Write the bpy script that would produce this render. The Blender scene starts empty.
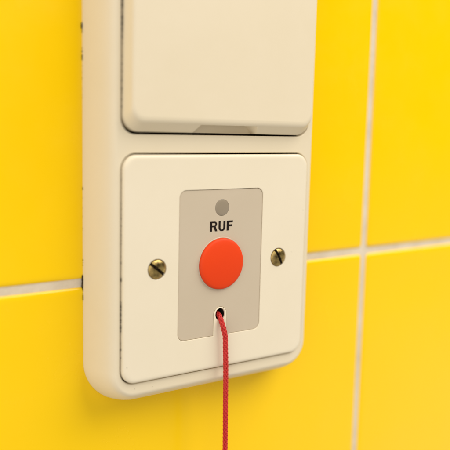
import bpy, bmesh, math, random
from mathutils import Vector, Matrix

random.seed(7)
SC = bpy.context.scene
COL = SC.collection
MM = 0.001                      # everything below is measured in millimetres, built in metres
# y = 0 is the front of the call plate, the tile faces lie at y = WALL
WALL = 12.0
PI = math.pi

# ------------------------------------------------------------------ camera
F_PX, YAW, PITCH, ROLL = 723.30, 0.59607, -0.14137, 0.01980
CAM = Vector((-115.020, -170.967, 40.508))
cy, sy, cp, sp = math.cos(YAW), math.sin(YAW), math.cos(PITCH), math.sin(PITCH)
fw = Vector((sy*cp, cy*cp, sp)); r0 = Vector((cy, -sy, 0)); u0 = r0.cross(fw)
cr, sr = math.cos(ROLL), math.sin(ROLL)
rv = r0*cr + u0*sr; uv = u0*cr - r0*sr
cam = bpy.data.cameras.new('camera')
cam.sensor_width = 36; cam.lens = 36*F_PX/450
cam.clip_start = 0.005; cam.clip_end = 50
co = bpy.data.objects.new('camera', cam); COL.objects.link(co)
m3 = Matrix((rv, uv, -fw)).transposed()
co.matrix_world = Matrix.Translation(CAM*MM) @ m3.to_4x4()
cam.dof.use_dof = True
cam.dof.focus_distance = (Vector((2, 0, 0)) - CAM).dot(fw)*MM
cam.dof.aperture_fstop = 8
SC.camera = co

# ------------------------------------------------------------------ world and lamps
w = bpy.data.worlds.new('World'); SC.world = w; w.use_nodes = True
wn, wl = w.node_tree.nodes, w.node_tree.links
bg = wn['Background']
# a pale room: lighter towards the floor and towards the left, dim to the right
geo = wn.new('ShaderNodeTexCoord'); sep = wn.new('ShaderNodeSeparateXYZ'); wl.new(geo.outputs['Generated'], sep.inputs[0])
def mrange(sock, a, b_, lo, hi):
    m = wn.new('ShaderNodeMapRange'); m.interpolation_type = 'SMOOTHSTEP'
    for k, q in zip((1, 2, 3, 4), (a, b_, lo, hi)): m.inputs[k].default_value = q
    wl.new(sock, m.inputs[0]); return m.outputs[0]
add = wn.new('ShaderNodeMath'); add.operation = 'ADD'
lft = wn.new('ShaderNodeMath'); lft.operation = 'MULTIPLY'
wl.new(mrange(sep.outputs['X'], 0.5, -0.75, 0.02, 1.55), lft.inputs[0])
wl.new(mrange(sep.outputs['Z'], -0.8, 0.4, 0.5, 1.05), lft.inputs[1])
wl.new(lft.outputs[0], add.inputs[0])
mul = wn.new('ShaderNodeMath'); mul.operation = 'MULTIPLY'
wl.new(mrange(sep.outputs['Z'], 0.05, -0.45, 0.0, 0.8), mul.inputs[0])
wl.new(mrange(sep.outputs['X'], 0.25, 0.85, 0.2, 1.0), mul.inputs[1])
wl.new(mul.outputs[0], add.inputs[1])
bg.inputs[0].default_value = (1.0, 0.95, 0.89, 1)
wl.new(add.outputs[0], bg.inputs[1])

def area(name, loc, target, size, energy, color):
    l = bpy.data.lights.new(name, 'AREA'); l.shape = 'RECTANGLE'
    l.size, l.size_y = size; l.energy = energy; l.color = color
    o = bpy.data.objects.new(name, l); COL.objects.link(o)
    o.location = loc
    o.rotation_euler = (Vector(target) - Vector(loc)).to_track_quat('-Z', 'Y').to_euler()
    return o
area('ceiling_lamp', (0.62, -0.60, 0.90), (0, 0, 0), (1.1, 0.9), 19.6, (1.0, 0.95, 0.89))
SC.view_settings.view_transform = 'Standard'
SC.view_settings.look = 'None'
SC.view_settings.exposure = 0.0
SC.view_settings.gamma = 1.0

# ------------------------------------------------------------------ materials
def new_mat(name, base, rough=0.4, metal=0.0, spec=0.5):
    m = bpy.data.materials.new(name); m.use_nodes = True
    b = m.node_tree.nodes['Principled BSDF']
    b.inputs['Base Color'].default_value = (*base, 1)
    b.inputs['Roughness'].default_value = rough
    b.inputs['Metallic'].default_value = metal
    b.inputs['Specular IOR Level'].default_value = spec
    return m, m.node_tree, b

def coords(nt):
    t = nt.nodes.new('ShaderNodeTexCoord'); return t.outputs['Object']

def noise(nt, vec, scale, detail=4, rough=0.55):
    n = nt.nodes.new('ShaderNodeTexNoise'); n.inputs['Scale'].default_value = scale
    n.inputs['Detail'].default_value = detail; n.inputs['Roughness'].default_value = rough
    nt.links.new(vec, n.inputs['Vector']); return n.outputs['Fac']

def ramp(nt, fac, stops):
    r = nt.nodes.new('ShaderNodeValToRGB')
    e = r.color_ramp.elements
    while len(e) < len(stops): e.new(0.5)
    for q, (p, c) in zip(e, stops):
        q.position = p; q.color = (*c, 1)
    nt.links.new(fac, r.inputs[0]); return r.outputs[0]

def bump(nt, b, height, strength, dist):
    n = nt.nodes.new('ShaderNodeBump'); n.inputs['Strength'].default_value = strength
    n.inputs['Distance'].default_value = dist
    nt.links.new(height, n.inputs['Height']); nt.links.new(n.outputs[0], b.inputs['Normal'])

def plastic(name, c0, c1, rough, spec=0.4, grain=0.05):
    m, nt, b = new_mat(name, c0, rough, 0, spec)
    v = coords(nt)
    nt.links.new(ramp(nt, noise(nt, v, 38, 5, 0.6), [(0.35, c0), (0.7, c1)]), b.inputs['Base Color'])
    rr_ = nt.nodes.new('ShaderNodeMapRange'); nt.links.new(noise(nt, v, 160, 4), rr_.inputs[0])
    rr_.inputs[3].default_value = rough - 0.06; rr_.inputs[4].default_value = rough + 0.08
    nt.links.new(rr_.outputs[0], b.inputs['Roughness'])
    bump(nt, b, noise(nt, v, 2600, 2), grain, 0.0001)
    return m

M_FRAME = plastic('aged_cream_plastic', (0.745, 0.65, 0.47), (0.725, 0.63, 0.445), 0.36)
M_PLATE = plastic('cream_plastic', (0.785, 0.70, 0.53), (0.765, 0.68, 0.505), 0.33)
M_LID = plastic('lid_plastic', (0.75, 0.655, 0.475), (0.73, 0.635, 0.45), 0.36)
M_PANEL = plastic('taupe_inlay', (0.555, 0.468, 0.345), (0.535, 0.45, 0.325), 0.42)
M_RED = plastic('orange_red_plastic', (0.76, 0.052, 0.003), (0.72, 0.045, 0.003), 0.55, 0.25)
M_LENS, _, b_ = new_mat('smoky_lens', (0.29, 0.24, 0.17), 0.15)
M_INK, _, _ = new_mat('black_print', (0.012, 0.007, 0.005), 0.6, 0, 0.15)
M_DARK, _, _ = new_mat('dark_cavity', (0.016, 0.012, 0.008), 0.9, 0, 0.1)
M_GRIME_AND_SLOT, nt, b = new_mat('grime_and_slot_black', (0.03, 0.02, 0.012), 0.9, 0, 0.1)
nt.links.new(ramp(nt, noise(nt, coords(nt), 1500, 3), [(0.35, (0.015, 0.01, 0.006)), (0.7, (0.09, 0.06, 0.03))]), b.inputs['Base Color'])

# brass, patinated
M_BRASS, nt, b = new_mat('tarnished_brass', (0.5, 0.36, 0.12), 0.3, 1.0)
v = coords(nt)
nt.links.new(ramp(nt, noise(nt, v, 700, 5, 0.65), [(0.3, (0.16, 0.11, 0.05)), (0.5, (0.48, 0.34, 0.12)), (0.72, (0.72, 0.54, 0.19))]), b.inputs['Base Color'])
nt.links.new(ramp(nt, noise(nt, v, 900, 3), [(0.3, (0.22,)*3), (0.7, (0.42,)*3)]), b.inputs['Roughness'])
bump(nt, b, noise(nt, v, 1400, 4), 0.35, 0.0002)

# glazed yellow tile
M_TILE, nt, b = new_mat('yellow_glaze', (0.90, 0.545, 0.004), 0.22, 0, 0.5)
v = coords(nt)
nt.links.new(ramp(nt, noise(nt, v, 9, 4), [(0.3, (0.95, 0.595, 0.0005)), (0.7, (0.96, 0.615, 0.0005))]), b.inputs['Base Color'])
bump(nt, b, noise(nt, v, 21, 2), 0.16, 0.004)
nt.links.new(ramp(nt, noise(nt, v, 55, 5, 0.65), [(0.35, (0.17,)*3), (0.7, (0.30,)*3)]), b.inputs['Roughness'])

# grout
M_GROUT, nt, b = new_mat('beige_grout', (0.6, 0.5, 0.36), 0.85, 0, 0.2)
v = coords(nt)
nt.links.new(ramp(nt, noise(nt, v, 90, 8, 0.75), [(0.3, (0.58, 0.49, 0.36)), (0.5, (0.67, 0.575, 0.435)), (0.7, (0.73, 0.64, 0.50))]), b.inputs['Base Color'])
bump(nt, b, noise(nt, v, 1200, 4), 0.5, 0.0003)

# braided cord yarn
M_CORD, nt, b = new_mat('red_yarn', (0.42, 0.014, 0.012), 0.55, 0, 0.35)
v = coords(nt)
nt.links.new(ramp(nt, noise(nt, v, 1800, 4), [(0.3, (0.42, 0.012, 0.010)), (0.7, (0.60, 0.030, 0.022))]), b.inputs['Base Color'])
b.inputs['Sheen Weight'].default_value = 0.1
b.inputs['Sheen Roughness'].default_value = 0.4

# ------------------------------------------------------------------ helpers
def P(x, y, z): return Vector((x, y, z))*MM

def finish(bm, name, mats, parent=None, sharp=40, smooth=True):
    bmesh.ops.recalc_face_normals(bm, faces=bm.faces[:])
    me = bpy.data.meshes.new(name); bm.to_mesh(me); bm.free()
    return link(me, name, mats, parent, sharp, smooth)

def link(me, name, mats, parent=None, sharp=40, smooth=True):
    if smooth:
        auto_sharp(me, sharp)
    else:
        me.shade_flat()
    for m in (mats if isinstance(mats, (list, tuple)) else [mats]):
        if m.name not in me.materials: me.materials.append(m)
    o = bpy.data.objects.new(name, me); COL.objects.link(o)
    if parent:
        o.parent = parent; o.matrix_parent_inverse = parent_world(parent).inverted()
    return o

def parent_world(o):
    return Matrix.Translation(o.location) if o.parent is None else Matrix.Identity(4)

def auto_sharp(me, deg):
    keep = [p.use_smooth for p in me.polygons]      # the call below forgets which faces are flat
    me.set_sharp_from_angle(angle=math.radians(deg))
    me.polygons.foreach_set('use_smooth', keep); me.update()

def rr(x0, x1, z0, z1, r, y, n=14):
    """rounded rectangle ring, counter-clockwise seen from the front"""
    pts = []
    for cx, cz, a0 in ((x1-r, z1-r, 0), (x0+r, z1-r, 90), (x0+r, z0+r, 180), (x1-r, z0+r, 270)):
        for k in range(n+1):
            a = math.radians(a0 + 90*k/n)
            pts.append((cx + r*math.cos(a), y, cz + r*math.sin(a)))
    return pts

def circ(cx, cz, r, y, n=64):
    return [(cx + r*math.cos(2*PI*k/n), y, cz + r*math.sin(2*PI*k/n)) for k in range(n)]

def ring(bm, pts): return [bm.verts.new(P(*p)) for p in pts]

def bridge(bm, a, b, mat=0):
    n = len(a)
    for k in range(n):
        f = bm.faces.new((a[k], a[(k+1) % n], b[(k+1) % n], b[k])); f.material_index = mat; f.smooth = True

def loft(bm, rings, mat=0):
    vs = [ring(bm, r) for r in rings]
    for a, b in zip(vs, vs[1:]): bridge(bm, a, b, mat)
    return vs

def loop_edges(bm, vs):
    return [bm.edges.get((vs[k], vs[(k+1) % len(vs)])) or bm.edges.new((vs[k], vs[(k+1) % len(vs)])) for k in range(len(vs))]

def fill(bm, loops, mat=0):
    e = [q for l in loops for q in loop_edges(bm, l)]
    out = bmesh.ops.triangle_fill(bm, edges=e, use_beauty=True, use_dissolve=False, normal=(0, -1, 0))
    for g in out['geom']:
        if isinstance(g, bmesh.types.BMFace): g.material_index = mat; g.smooth = False

def lathe(bm, cx, cz, prof, n=64, mat=0):
    """prof: (radius, y); a radius of 0 closes the surface"""
    prev = None
    for r, y in prof:
        if r == 0:
            c = bm.verts.new(P(cx, y, cz))
            for k in range(n):
                f = bm.faces.new((prev[k], prev[(k+1) % n], c)); f.material_index = mat; f.smooth = True
            prev = None
        else:
            cur = ring(bm, circ(cx, cz, r, y, n))
            if prev: bridge(bm, prev, cur, mat)
            prev = cur

def subtract(o, cutter):
    md = o.modifiers.new('cut', 'BOOLEAN'); md.operation = 'DIFFERENCE'; md.object = cutter; md.solver = 'EXACT'
    dg = bpy.context.evaluated_depsgraph_get(); dg.update()
    me = bpy.data.meshes.new_from_object(o.evaluated_get(dg))
    o.modifiers.clear(); old = o.data; o.data = me; bpy.data.meshes.remove(old)
    cm = cutter.data; bpy.data.objects.remove(cutter); bpy.data.meshes.remove(cm)
    auto_sharp(me, 35)

def empty(name, loc, label, cat, group=None):
    o = bpy.data.objects.new(name, None); COL.objects.link(o); o.location = loc
    o.empty_display_size = 0.01
    tag(o, label, cat, group); return o

def tag(o, label, cat, group=None):
    o['label'] = label; o['category'] = cat
    if group: o['group'] = group

# ------------------------------------------------------------------ tiled wall
GZ, GX, TILE, GAP = -4.14, 69.57, 150.0, 2.3
def tiled_wall():
    bm = bmesh.new()
    for i in range(-3, 3):
        for j in range(-3, 3):
            x0 = GX + i*TILE + GAP/2; x1 = GX + (i+1)*TILE - GAP/2
            z0 = GZ + j*TILE + GAP/2; z1 = GZ + (j+1)*TILE - GAP/2
            tx, tz = random.uniform(-.0012, .0012), random.uniform(-.0012, .0012)
            cx, cz = (x0+x1)/2, (z0+z1)/2
            prof = [(0, 2.2), (0, 0.75), (0.1, 0.45), (0.35, 0.2), (0.8, 0.06), (1.6, 0.0), (2.4, 0.0)]
            rings = []
            for ins, dy in prof:
                rg = rr(x0+ins, x1-ins, z0+ins, z1-ins, max(0.4, 1.4-ins*.3), WALL+dy, 5)
                rings.append([(x, y + (x-cx)*tx + (z-cz)*tz, z) for x, y, z in rg])
            vs = loft(bm, rings)
            fill(bm, [vs[-1]])
    o = finish(bm, 'tiled_wall', M_TILE, None, 60)
    tag(o, 'glossy yellow square tiles with pale grout lines, forming the whole background wall', 'wall')
    bm = bmesh.new()
    X0, X1, Z0, Z1 = GX-3*TILE, GX+3*TILE, GZ-3*TILE, GZ+3*TILE
    a = ring(bm, [(X0, WALL+.55, Z0), (X1, WALL+.55, Z0), (X1, WALL+.55, Z1), (X0, WALL+.55, Z1)])
    c = ring(bm, [(X0, WALL+8, Z0), (X1, WALL+8, Z0), (X1, WALL+8, Z1), (X0, WALL+8, Z1)])
    bridge(bm, a, c); bm.faces.new(a); bm.faces.new(c)
    finish(bm, 'grout', M_GROUT, o, 30)
    return o
tiled_wall()

# ------------------------------------------------------------------ the call unit
unit = empty('emergency_call_unit', P(0, WALL, 0),
             'cream wall unit with hinged lid above and red RUF call button below', 'call switch')

LZ0, LZ1 = 36.75, 100.0          # the opening of the upper lid
def frame():
    bm = bmesh.new()
    top = LZ1 + 0.2 - 31.75
    prof = [(37.75, WALL-.02, 10.2), (37.7, 11.2, 10.1), (37.4, 10, 9.8), (37.0, 8.4, 9.4), (36.5, 6.8, 9.0), (35.9, 5.2, 8.5), (35.35, 4.0, 8.0),
            (34.8, 3.0, 7.5), (34.3, 2.25, 7.0), (33.8, 1.7, 6.5), (33.3, 1.32, 6.0), (32.9, 1.14, 5.6), (32.5, 1.08, 5.2), (32.3, 1.08, 5.0)]
    low = 1.95                                         # the lower border is a little deeper
    vs = loft(bm, [rr(-h, h, -h-low, h + top, r + (r-5)*.55, y) for h, y, r in prof])
    holes = []
    for z0, z1 in ((-31.75, 31.75), (LZ0-.05, LZ1+.2)):
        a = ring(bm, rr(-31.95, 31.95, z0-.2, z1+.2, 4.5, 1.08))
        b2 = ring(bm, rr(-31.82, 31.82, z0-.07, z1+.07, 4.4, 1.14))
        c = ring(bm, rr(-31.75, 31.75, z0, z1, 4.3, 1.35))
        d = ring(bm, rr(-31.75, 31.75, z0, z1, 4.3, 3.4))
        bridge(bm, a, b2); bridge(bm, b2, c); bridge(bm, c, d)
        fill(bm, [d], 1)                               # dark floor of the seam
        holes.append(a)
    fill(bm, [vs[-1]] + holes)
    return finish(bm, 'mounting_frame', [M_FRAME, M_DARK], unit, 35)
frame()

def lid():
    bm = bmesh.new()
    a, z0, z1 = 31.35, LZ0+.68, LZ1-.3
    prof = [(0, 3.2, 4.6), (0, 1.0, 4.6), (0.05, 0.75, 4.6), (0.18, 0.5, 4.55), (0.4, 0.22, 4.3), (2.2, -1.72, 3.7), (2.45, -1.97, 3.6),
            (2.75, -2.17, 3.5), (3.1, -2.32, 3.4), (3.5, -2.42, 3.3), (4.0, -2.46, 3.1)]
    side = 0.45                                        # the sides are rounded tighter than the lower edge
    vs = loft(bm, [rr(-a+i*side, a-i*side, z0+i, z1-i, r, y) for i, y, r in prof])
    fill(bm, [vs[-1]]); fill(bm, [vs[0]])
    o = finish(bm, 'hinged_lid', M_LID, unit, 35)
    cb = bmesh.new()                                   # finger recess in the lower edge
    hb, ht, zt = 12.0, 9.5, 39.75
    front = [(-hb-1, -6, 36), (hb+2.2, -6, 36), (ht+1.2, -6, zt), (-ht, -6, zt)]
    back = [(-hb+.8, 1.8, 36), (hb+.6, 3.15, 36), (ht-.1, 3.15, zt-.1), (-ht+1.0, 1.8, zt-.1)]
    va, vb = ring(cb, front), ring(cb, back)
    bridge(cb, va, vb); cb.faces.new(va); cb.faces.new(vb)
    c = finish(cb, 'cutter', M_LID)
    o.parent = None; o.matrix_parent_inverse.identity()
    subtract(o, c)
    q = Matrix.Translation(P(-31, 0, 37))              # the lid hangs a touch askew on its hinge
    o.data.transform(q @ Matrix.Rotation(math.radians(.3), 4, 'Y') @ q.inverted())
    o.parent = unit; o.matrix_parent_inverse = parent_world(unit).inverted()
lid()

PX, PZ, PR = 14.35, 21.5, 2.2      # the taupe inlay
UW, UT = 2.25, -13.05                # the U-shaped tongue round the cord hole
def inlay_loop(y, g, n=8):
    """outline of the inlay: a rounded rectangle with the tongue cut out of its lower edge; g shrinks it"""
    x, z, r, uw = PX-g, PZ-g, PR, UW+g
    pts = []
    for cx, cz, a0 in ((x-r, z-r, 0), (-x+r, z-r, 90), (-x+r, -z+r, 180)):
        pts += [(cx + r*math.cos(math.radians(a0+90*k/n)), y, cz + r*math.sin(math.radians(a0+90*k/n))) for k in range(n+1)]
    pts.append((-uw, y, -z))
    zc = UT - UW
    pts += [(uw*math.cos(math.radians(180-180*k/16)), y, zc + uw*math.sin(math.radians(180-180*k/16))) for k in range(17)]
    pts.append((uw, y, -z))
    cx, cz = x-r, -z+r
    pts += [(cx + r*math.cos(math.radians(270+90*k/n)), y, cz + r*math.sin(math.radians(270+90*k/n))) for k in range(n+1)]
    return pts

def cord_hole(y, g=0, n=32):
    pts = []
    for k in range(n):
        a = 2*PI*k/n
        pts.append(((1.55+g)*math.cos(a), y, -15.25 + math.sin(a)*(1.75+g)))
    return pts

SCREWS = ((-21.15, 0.1, 0.83), (20.85, 0.0, 1.16))
def plate():
    bm = bmesh.new()
    h = 31.35
    prof = [(0, 3.3, 3.9), (0, 0.75, 3.9), (0.06, 0.5, 3.86), (0.2, 0.28, 3.75), (0.42, 0.12, 3.6), (0.75, 0.03, 3.4), (1.2, 0, 3.1), (1.5, 0, 2.9)]
    vs = loft(bm, [rr(-h+i, h-i, -h+i, h-i, r, y) for i, y, r in prof])
    fill(bm, [vs[0]])
    loops = [vs[-1]]
    # seat of the inlay
    a = ring(bm, inlay_loop(0, -.16)); b2 = ring(bm, inlay_loop(.05, -.05)); c = ring(bm, inlay_loop(.5, 0))
    bridge(bm, a, b2); bridge(bm, b2, c); fill(bm, [c]); loops.append(a)
    # cord hole
    a = ring(bm, cord_hole(0, .28)); b2 = ring(bm, cord_hole(.08, .1)); b3 = ring(bm, cord_hole(.35)); c = ring(bm, cord_hole(3.0, -.1))
    bridge(bm, a, b2); bridge(bm, b2, b3); bridge(bm, b3, c, 1); fill(bm, [c], 1); loops.append(a)
    # screw holes
    for sx, sz, _ in SCREWS:
        a = ring(bm, circ(sx, sz, 2.98, 0)); b2 = ring(bm, circ(sx, sz, 2.86, .1)); c = ring(bm, circ(sx, sz, 2.83, 1.6))
        bridge(bm, a, b2); bridge(bm, b2, c); fill(bm, [c], 1); loops.append(a)
    fill(bm, loops)
    return finish(bm, 'cover_plate', [M_PLATE, M_DARK], unit, 35)
plate()

def inlay():
    bm = bmesh.new()
    a = ring(bm, inlay_loop(.20, .12)); b2 = ring(bm, inlay_loop(.30, .05)); c = ring(bm, inlay_loop(.45, .04))
    bridge(bm, c, b2); bridge(bm, b2, a)
    lz = ring(bm, circ(LEDX, LEDZ, 2.42, .16)); lb = ring(bm, circ(LEDX, LEDZ, 2.4, .42))
    bridge(bm, lz, lb)
    fill(bm, [a, lz])
    p = finish(bm, 'inlay_panel', M_PANEL, unit, 35)
    bm = bmesh.new()
    lathe(bm, LEDX, LEDZ, [(2.37, .42), (2.37, .22), (2.25, .16), (1.6, .10), (.8, .06), (0, .05)], 48)
    finish(bm, 'indicator_lens', M_LENS, p, 60)
    return p
LEDX, LEDZ = -0.1, 16.2
panel = inlay()

def arc(cx, cz, rx, rz, a0, a1, n=12):
    return [(cx + rx*math.cos(math.radians(a0+(a1-a0)*k/n)), cz + rz*math.sin(math.radians(a0+(a1-a0)*k/n))) for k in range(n+1)]
def lettering():
    R = [[(0, 0), (0, 1), (.42, 1)] + arc(.42, .725, .27, .275, 90, -62)[1:] + [(.73, 0), (.50, 0), (.345, .43), (.187, .43), (.187, 0)],
         [(.187, .85), (.187, .575), (.41, .575)] + arc(.41, .7125, .11, .1375, -90, 90)[1:]]
    U = [[(0, 1), (0, .34)] + arc(.33, .34, .33, .36, 180, 360)[1:] + [(.66, 1), (.473, 1), (.473, .34)] + arc(.33, .34, .143, .2, 360, 180)[1:] + [(.187, 1)]]
    Fl = [[(0, 0), (0, 1), (.58, 1), (.58, .82), (.187, .82), (.187, .605), (.53, .605), (.53, .43), (.187, .43), (.187, 0)]]
    bm = bmesh.new(); H = 2.85; z0 = 9.45
    for loops, x0, sx in ((R, -4.1, 2.85*1.2), (U, -1.22, 2.85*1.24), (Fl, 1.62, 2.85*1.24)):
        for y in (.10,):
            ls = [ring(bm, [(x0+x*sx, y, z0+z*H) for x, z in l]) for l in loops]
            bk = [ring(bm, [(x0+x*sx, .16, z0+z*H) for x, z in l]) for l in loops]
            for q, s in zip(ls, bk): bridge(bm, q, s)
            fill(bm, ls)
    return finish(bm, 'lettering', M_INK, panel, 30, False)
lettering()

def button():
    bm = bmesh.new()
    lathe(bm, -0.05, -0.15, [(7.5, .3), (7.5, -.15), (7.46, -.36), (7.34, -.56), (7.1, -.72), (6.7, -.83), (5.5, -.98), (3.8, -1.12), (1.9, -1.2), (0, -1.22)], 96)
    finish(bm, 'push_button', M_RED, unit, 50)
    bm = bmesh.new()
    lathe(bm, -0.05, -0.15, [(7.82, .17), (7.78, .09), (7.68, .07), (7.55, .1)], 96)
    finish(bm, 'button_collar', M_PANEL, unit, 60)
button()

def screw(sx, sz, ang, tilt):
    bm = bmesh.new()
    prof = [(2.6, 1.5), (2.72, .35), (2.70, .1), (2.6, -.08), (2.3, -.28), (1.7, -.5), (.9, -.64), (0, -.68)]
    lathe(bm, 0, 0, prof, 56)
    c0 = [v_ for v_ in bm.verts if abs(v_.co.y - 1.5*MM) < 1e-7]
    bm.faces.new(c0)
    o = finish(bm, 'screw', M_BRASS, None, 35)
    cb = bmesh.new()
    va = ring(cb, [(-.42, -2, -4), (.42, -2, -4), (.42, -2, 4), (-.42, -2, 4)])
    vb = ring(cb, [(-.42, .55, -4), (.42, .55, -4), (.42, .55, 4), (-.42, .55, 4)])
    bridge(cb, va, vb); cb.faces.new(va); cb.faces.new(vb)
    subtract(o, finish(cb, 'cutter', M_DARK))
    # floor and side walls of the slot coloured near-black
    o.data.materials.append(M_GRIME_AND_SLOT)
    for p in o.data.polygons:
        if abs(p.center.y - .55*MM) < 2e-5 or (abs(p.center.x) < .425*MM and abs(abs(p.normal.x)-1) < .02): p.material_index = len(o.data.materials)-1
    o.data.transform(Matrix.Rotation(ang, 4, 'Y'))
    o.data.transform(Matrix.Rotation(tilt, 4, 'X'))
    o.location = P(sx, 0, sz) - unit.location
    o.parent = unit
    return o
screw(SCREWS[0][0], SCREWS[0][1], math.radians(-51), math.radians(1.5))
screw(SCREWS[1][0], SCREWS[1][1], math.radians(-28), math.radians(-2))

# ------------------------------------------------------------------ grime caught in the joints
def grime():
    bm = bmesh.new()
    def blob(x, y, z, rx, ry, rz):
        s = bmesh.ops.create_icosphere(bm, subdivisions=2, radius=1.0)['verts']
        for f in {f for v_ in s for f in v_.link_faces}: f.smooth = True
        for v_ in s:
            k = random.uniform(.75, 1.2)
            v_.co = P(x + v_.co.x*rx*k, y + v_.co.y*ry*k, z + v_.co.z*rz*k)
    def smear(x, y, z0, z1, t, n, ry=.2):
        for q in range(n):
            z = random.uniform(z0, z1); k = random.random()**1.6
            blob(x - random.uniform(-.3, .5)*t, y, z, t*(.35+.65*k), ry, t*(.6+1.8*k))
    # where the left side meets the tiles
    xs, ys = -37.78, WALL-.12
    smear(xs, ys, 62.8, 65.4, .30, 10); smear(xs, ys, 55.5, 59.0, .17, 12)
    smear(xs, ys, 20.8, 22.2, .15, 4); smear(xs, WALL+.15, -6.0, -2.0, .30, 20, .4); smear(xs, ys, -9.0, -6.0, .12, 9)
    smear(xs, ys, 45, 55, .04, 8); smear(xs, ys, 9, 20, .035, 6); smear(xs, ys, -1, 3, .07, 6)
    for x, l, t in ((-6, .5, .1), (9, .4, .1), (-12.5, .3, .1)):
        blob(x, WALL-.1, -39.8, l, .2, t)
    # in the seams of lid and plate
    smear(-31.5, 1.25, 61, 76, .13, 40, .3); smear(-31.5, 1.25, 42, 61, .05, 16, .3)
    smear(-31.56, 1.05, -2.3, -1.4, .12, 3, .3); smear(-31.56, 1.1, -17, -8, .07, 26, .3); smear(-31.56, 1.1, -24, -19, .06, 10, .3)
    smear(-31.56, 1.1, 0, 28, .04, 14, .3)
    for x, z, s in ((-27.2, -33.2, .12), (-21.7, -33.6, .09), (30.0, 14.1, .08), (-30.2, -26.3, .09), (26.1, 1.2, .06)):
        blob(x, 1.1 if z < -32 else 0.0, z, s, .05, s)
    o = finish(bm, 'grime', M_GRIME_AND_SLOT, unit, 60); o['kind'] = 'stuff'
    return o
grime()

# ------------------------------------------------------------------ pull cord
def spline(ctrl, step):
    pts = []
    c = [Vector(q) for q in ctrl]; c = [c[0]*2-c[1]] + c + [c[-1]*2-c[-2]]
    for i in range(1, len(c)-2):
        p0, p1, p2, p3 = c[i-1:i+3]
        n = max(4, int((p2-p1).length/step))
        for k in range(n):
            t = k/n
            pts.append(.5*((2*p1) + (p2-p0)*t + (2*p0-5*p1+4*p2-p3)*t*t + (-p0+3*p1-3*p2+p3)*t**3))
    pts.append(c[-2]); return pts

def tube(bm, pts, rads, n=6, mat=0):
    prev = None; N = None
    for i, p in enumerate(pts):
        t = (pts[min(i+1, len(pts)-1)] - pts[max(i-1, 0)]).normalized()
        if N is None: N = Vector((1, 0, 0))
        N = (N - t*N.dot(t)).normalized(); B = t.cross(N)
        r = rads[i] if isinstance(rads, list) else rads
        cur = [bm.verts.new((p + (N*math.cos(2*PI*k/n) + B*math.sin(2*PI*k/n))*r)*MM) for k in range(n)]
        if prev: bridge(bm, prev, cur, mat)
        prev = cur

def cord():
    ctrl = [(.15, 3.4, -14.9), (.0, 1.7, -15.3), (-.1, .4, -15.9), (-.15, -.7, -17.1), (.15, -1.4, -18.9), (.6, -1.75, -21.5), (.78, -1.8, -25.5),
            (1.05, -1.8, -32), (1.25, -1.75, -45), (1.45, -1.7, -60), (1.45, -1.7, -110), (1.45, -1.7, -160)]
    pts = spline(ctrl, .11)
    frames = []; N = Vector((1, 0, 0))
    for i, p in enumerate(pts):
        t = (pts[min(i+1, len(pts)-1)] - pts[max(i-1, 0)]).normalized()
        N = (N - t*N.dot(t)).normalized(); frames.append((p, N.copy(), t.cross(N)))
    s = [0.0]
    for a, b2 in zip(pts, pts[1:]): s.append(s[-1] + (b2-a).length)
    bm = bmesh.new()
    tube(bm, pts[::4], .52, 10)
    K, PITCH_, R0 = 5, 6.4, .55
    for d in (1, -1):
        for k in range(K):
            q = []
            for (p, N, B), l in zip(frames, s):
                a = d*2*PI*l/PITCH_ + 2*PI*k/K
                r = R0 + 0.055*d*math.cos(K*2*PI*l/PITCH_ + (0 if True else PI))
                q.append(p + (N*math.cos(a) + B*math.sin(a))*r)
            tube(bm, q, .22, 7)
    o = finish(bm, 'pull_cord', M_CORD, None, 80)
    tag(o, 'thin braided red pull cord hanging from the small hole below the red button', 'cord')
    return o
cord()

unit.rotation_euler = (0, 0.0054, 0)          # screwed on a trace out of plumb
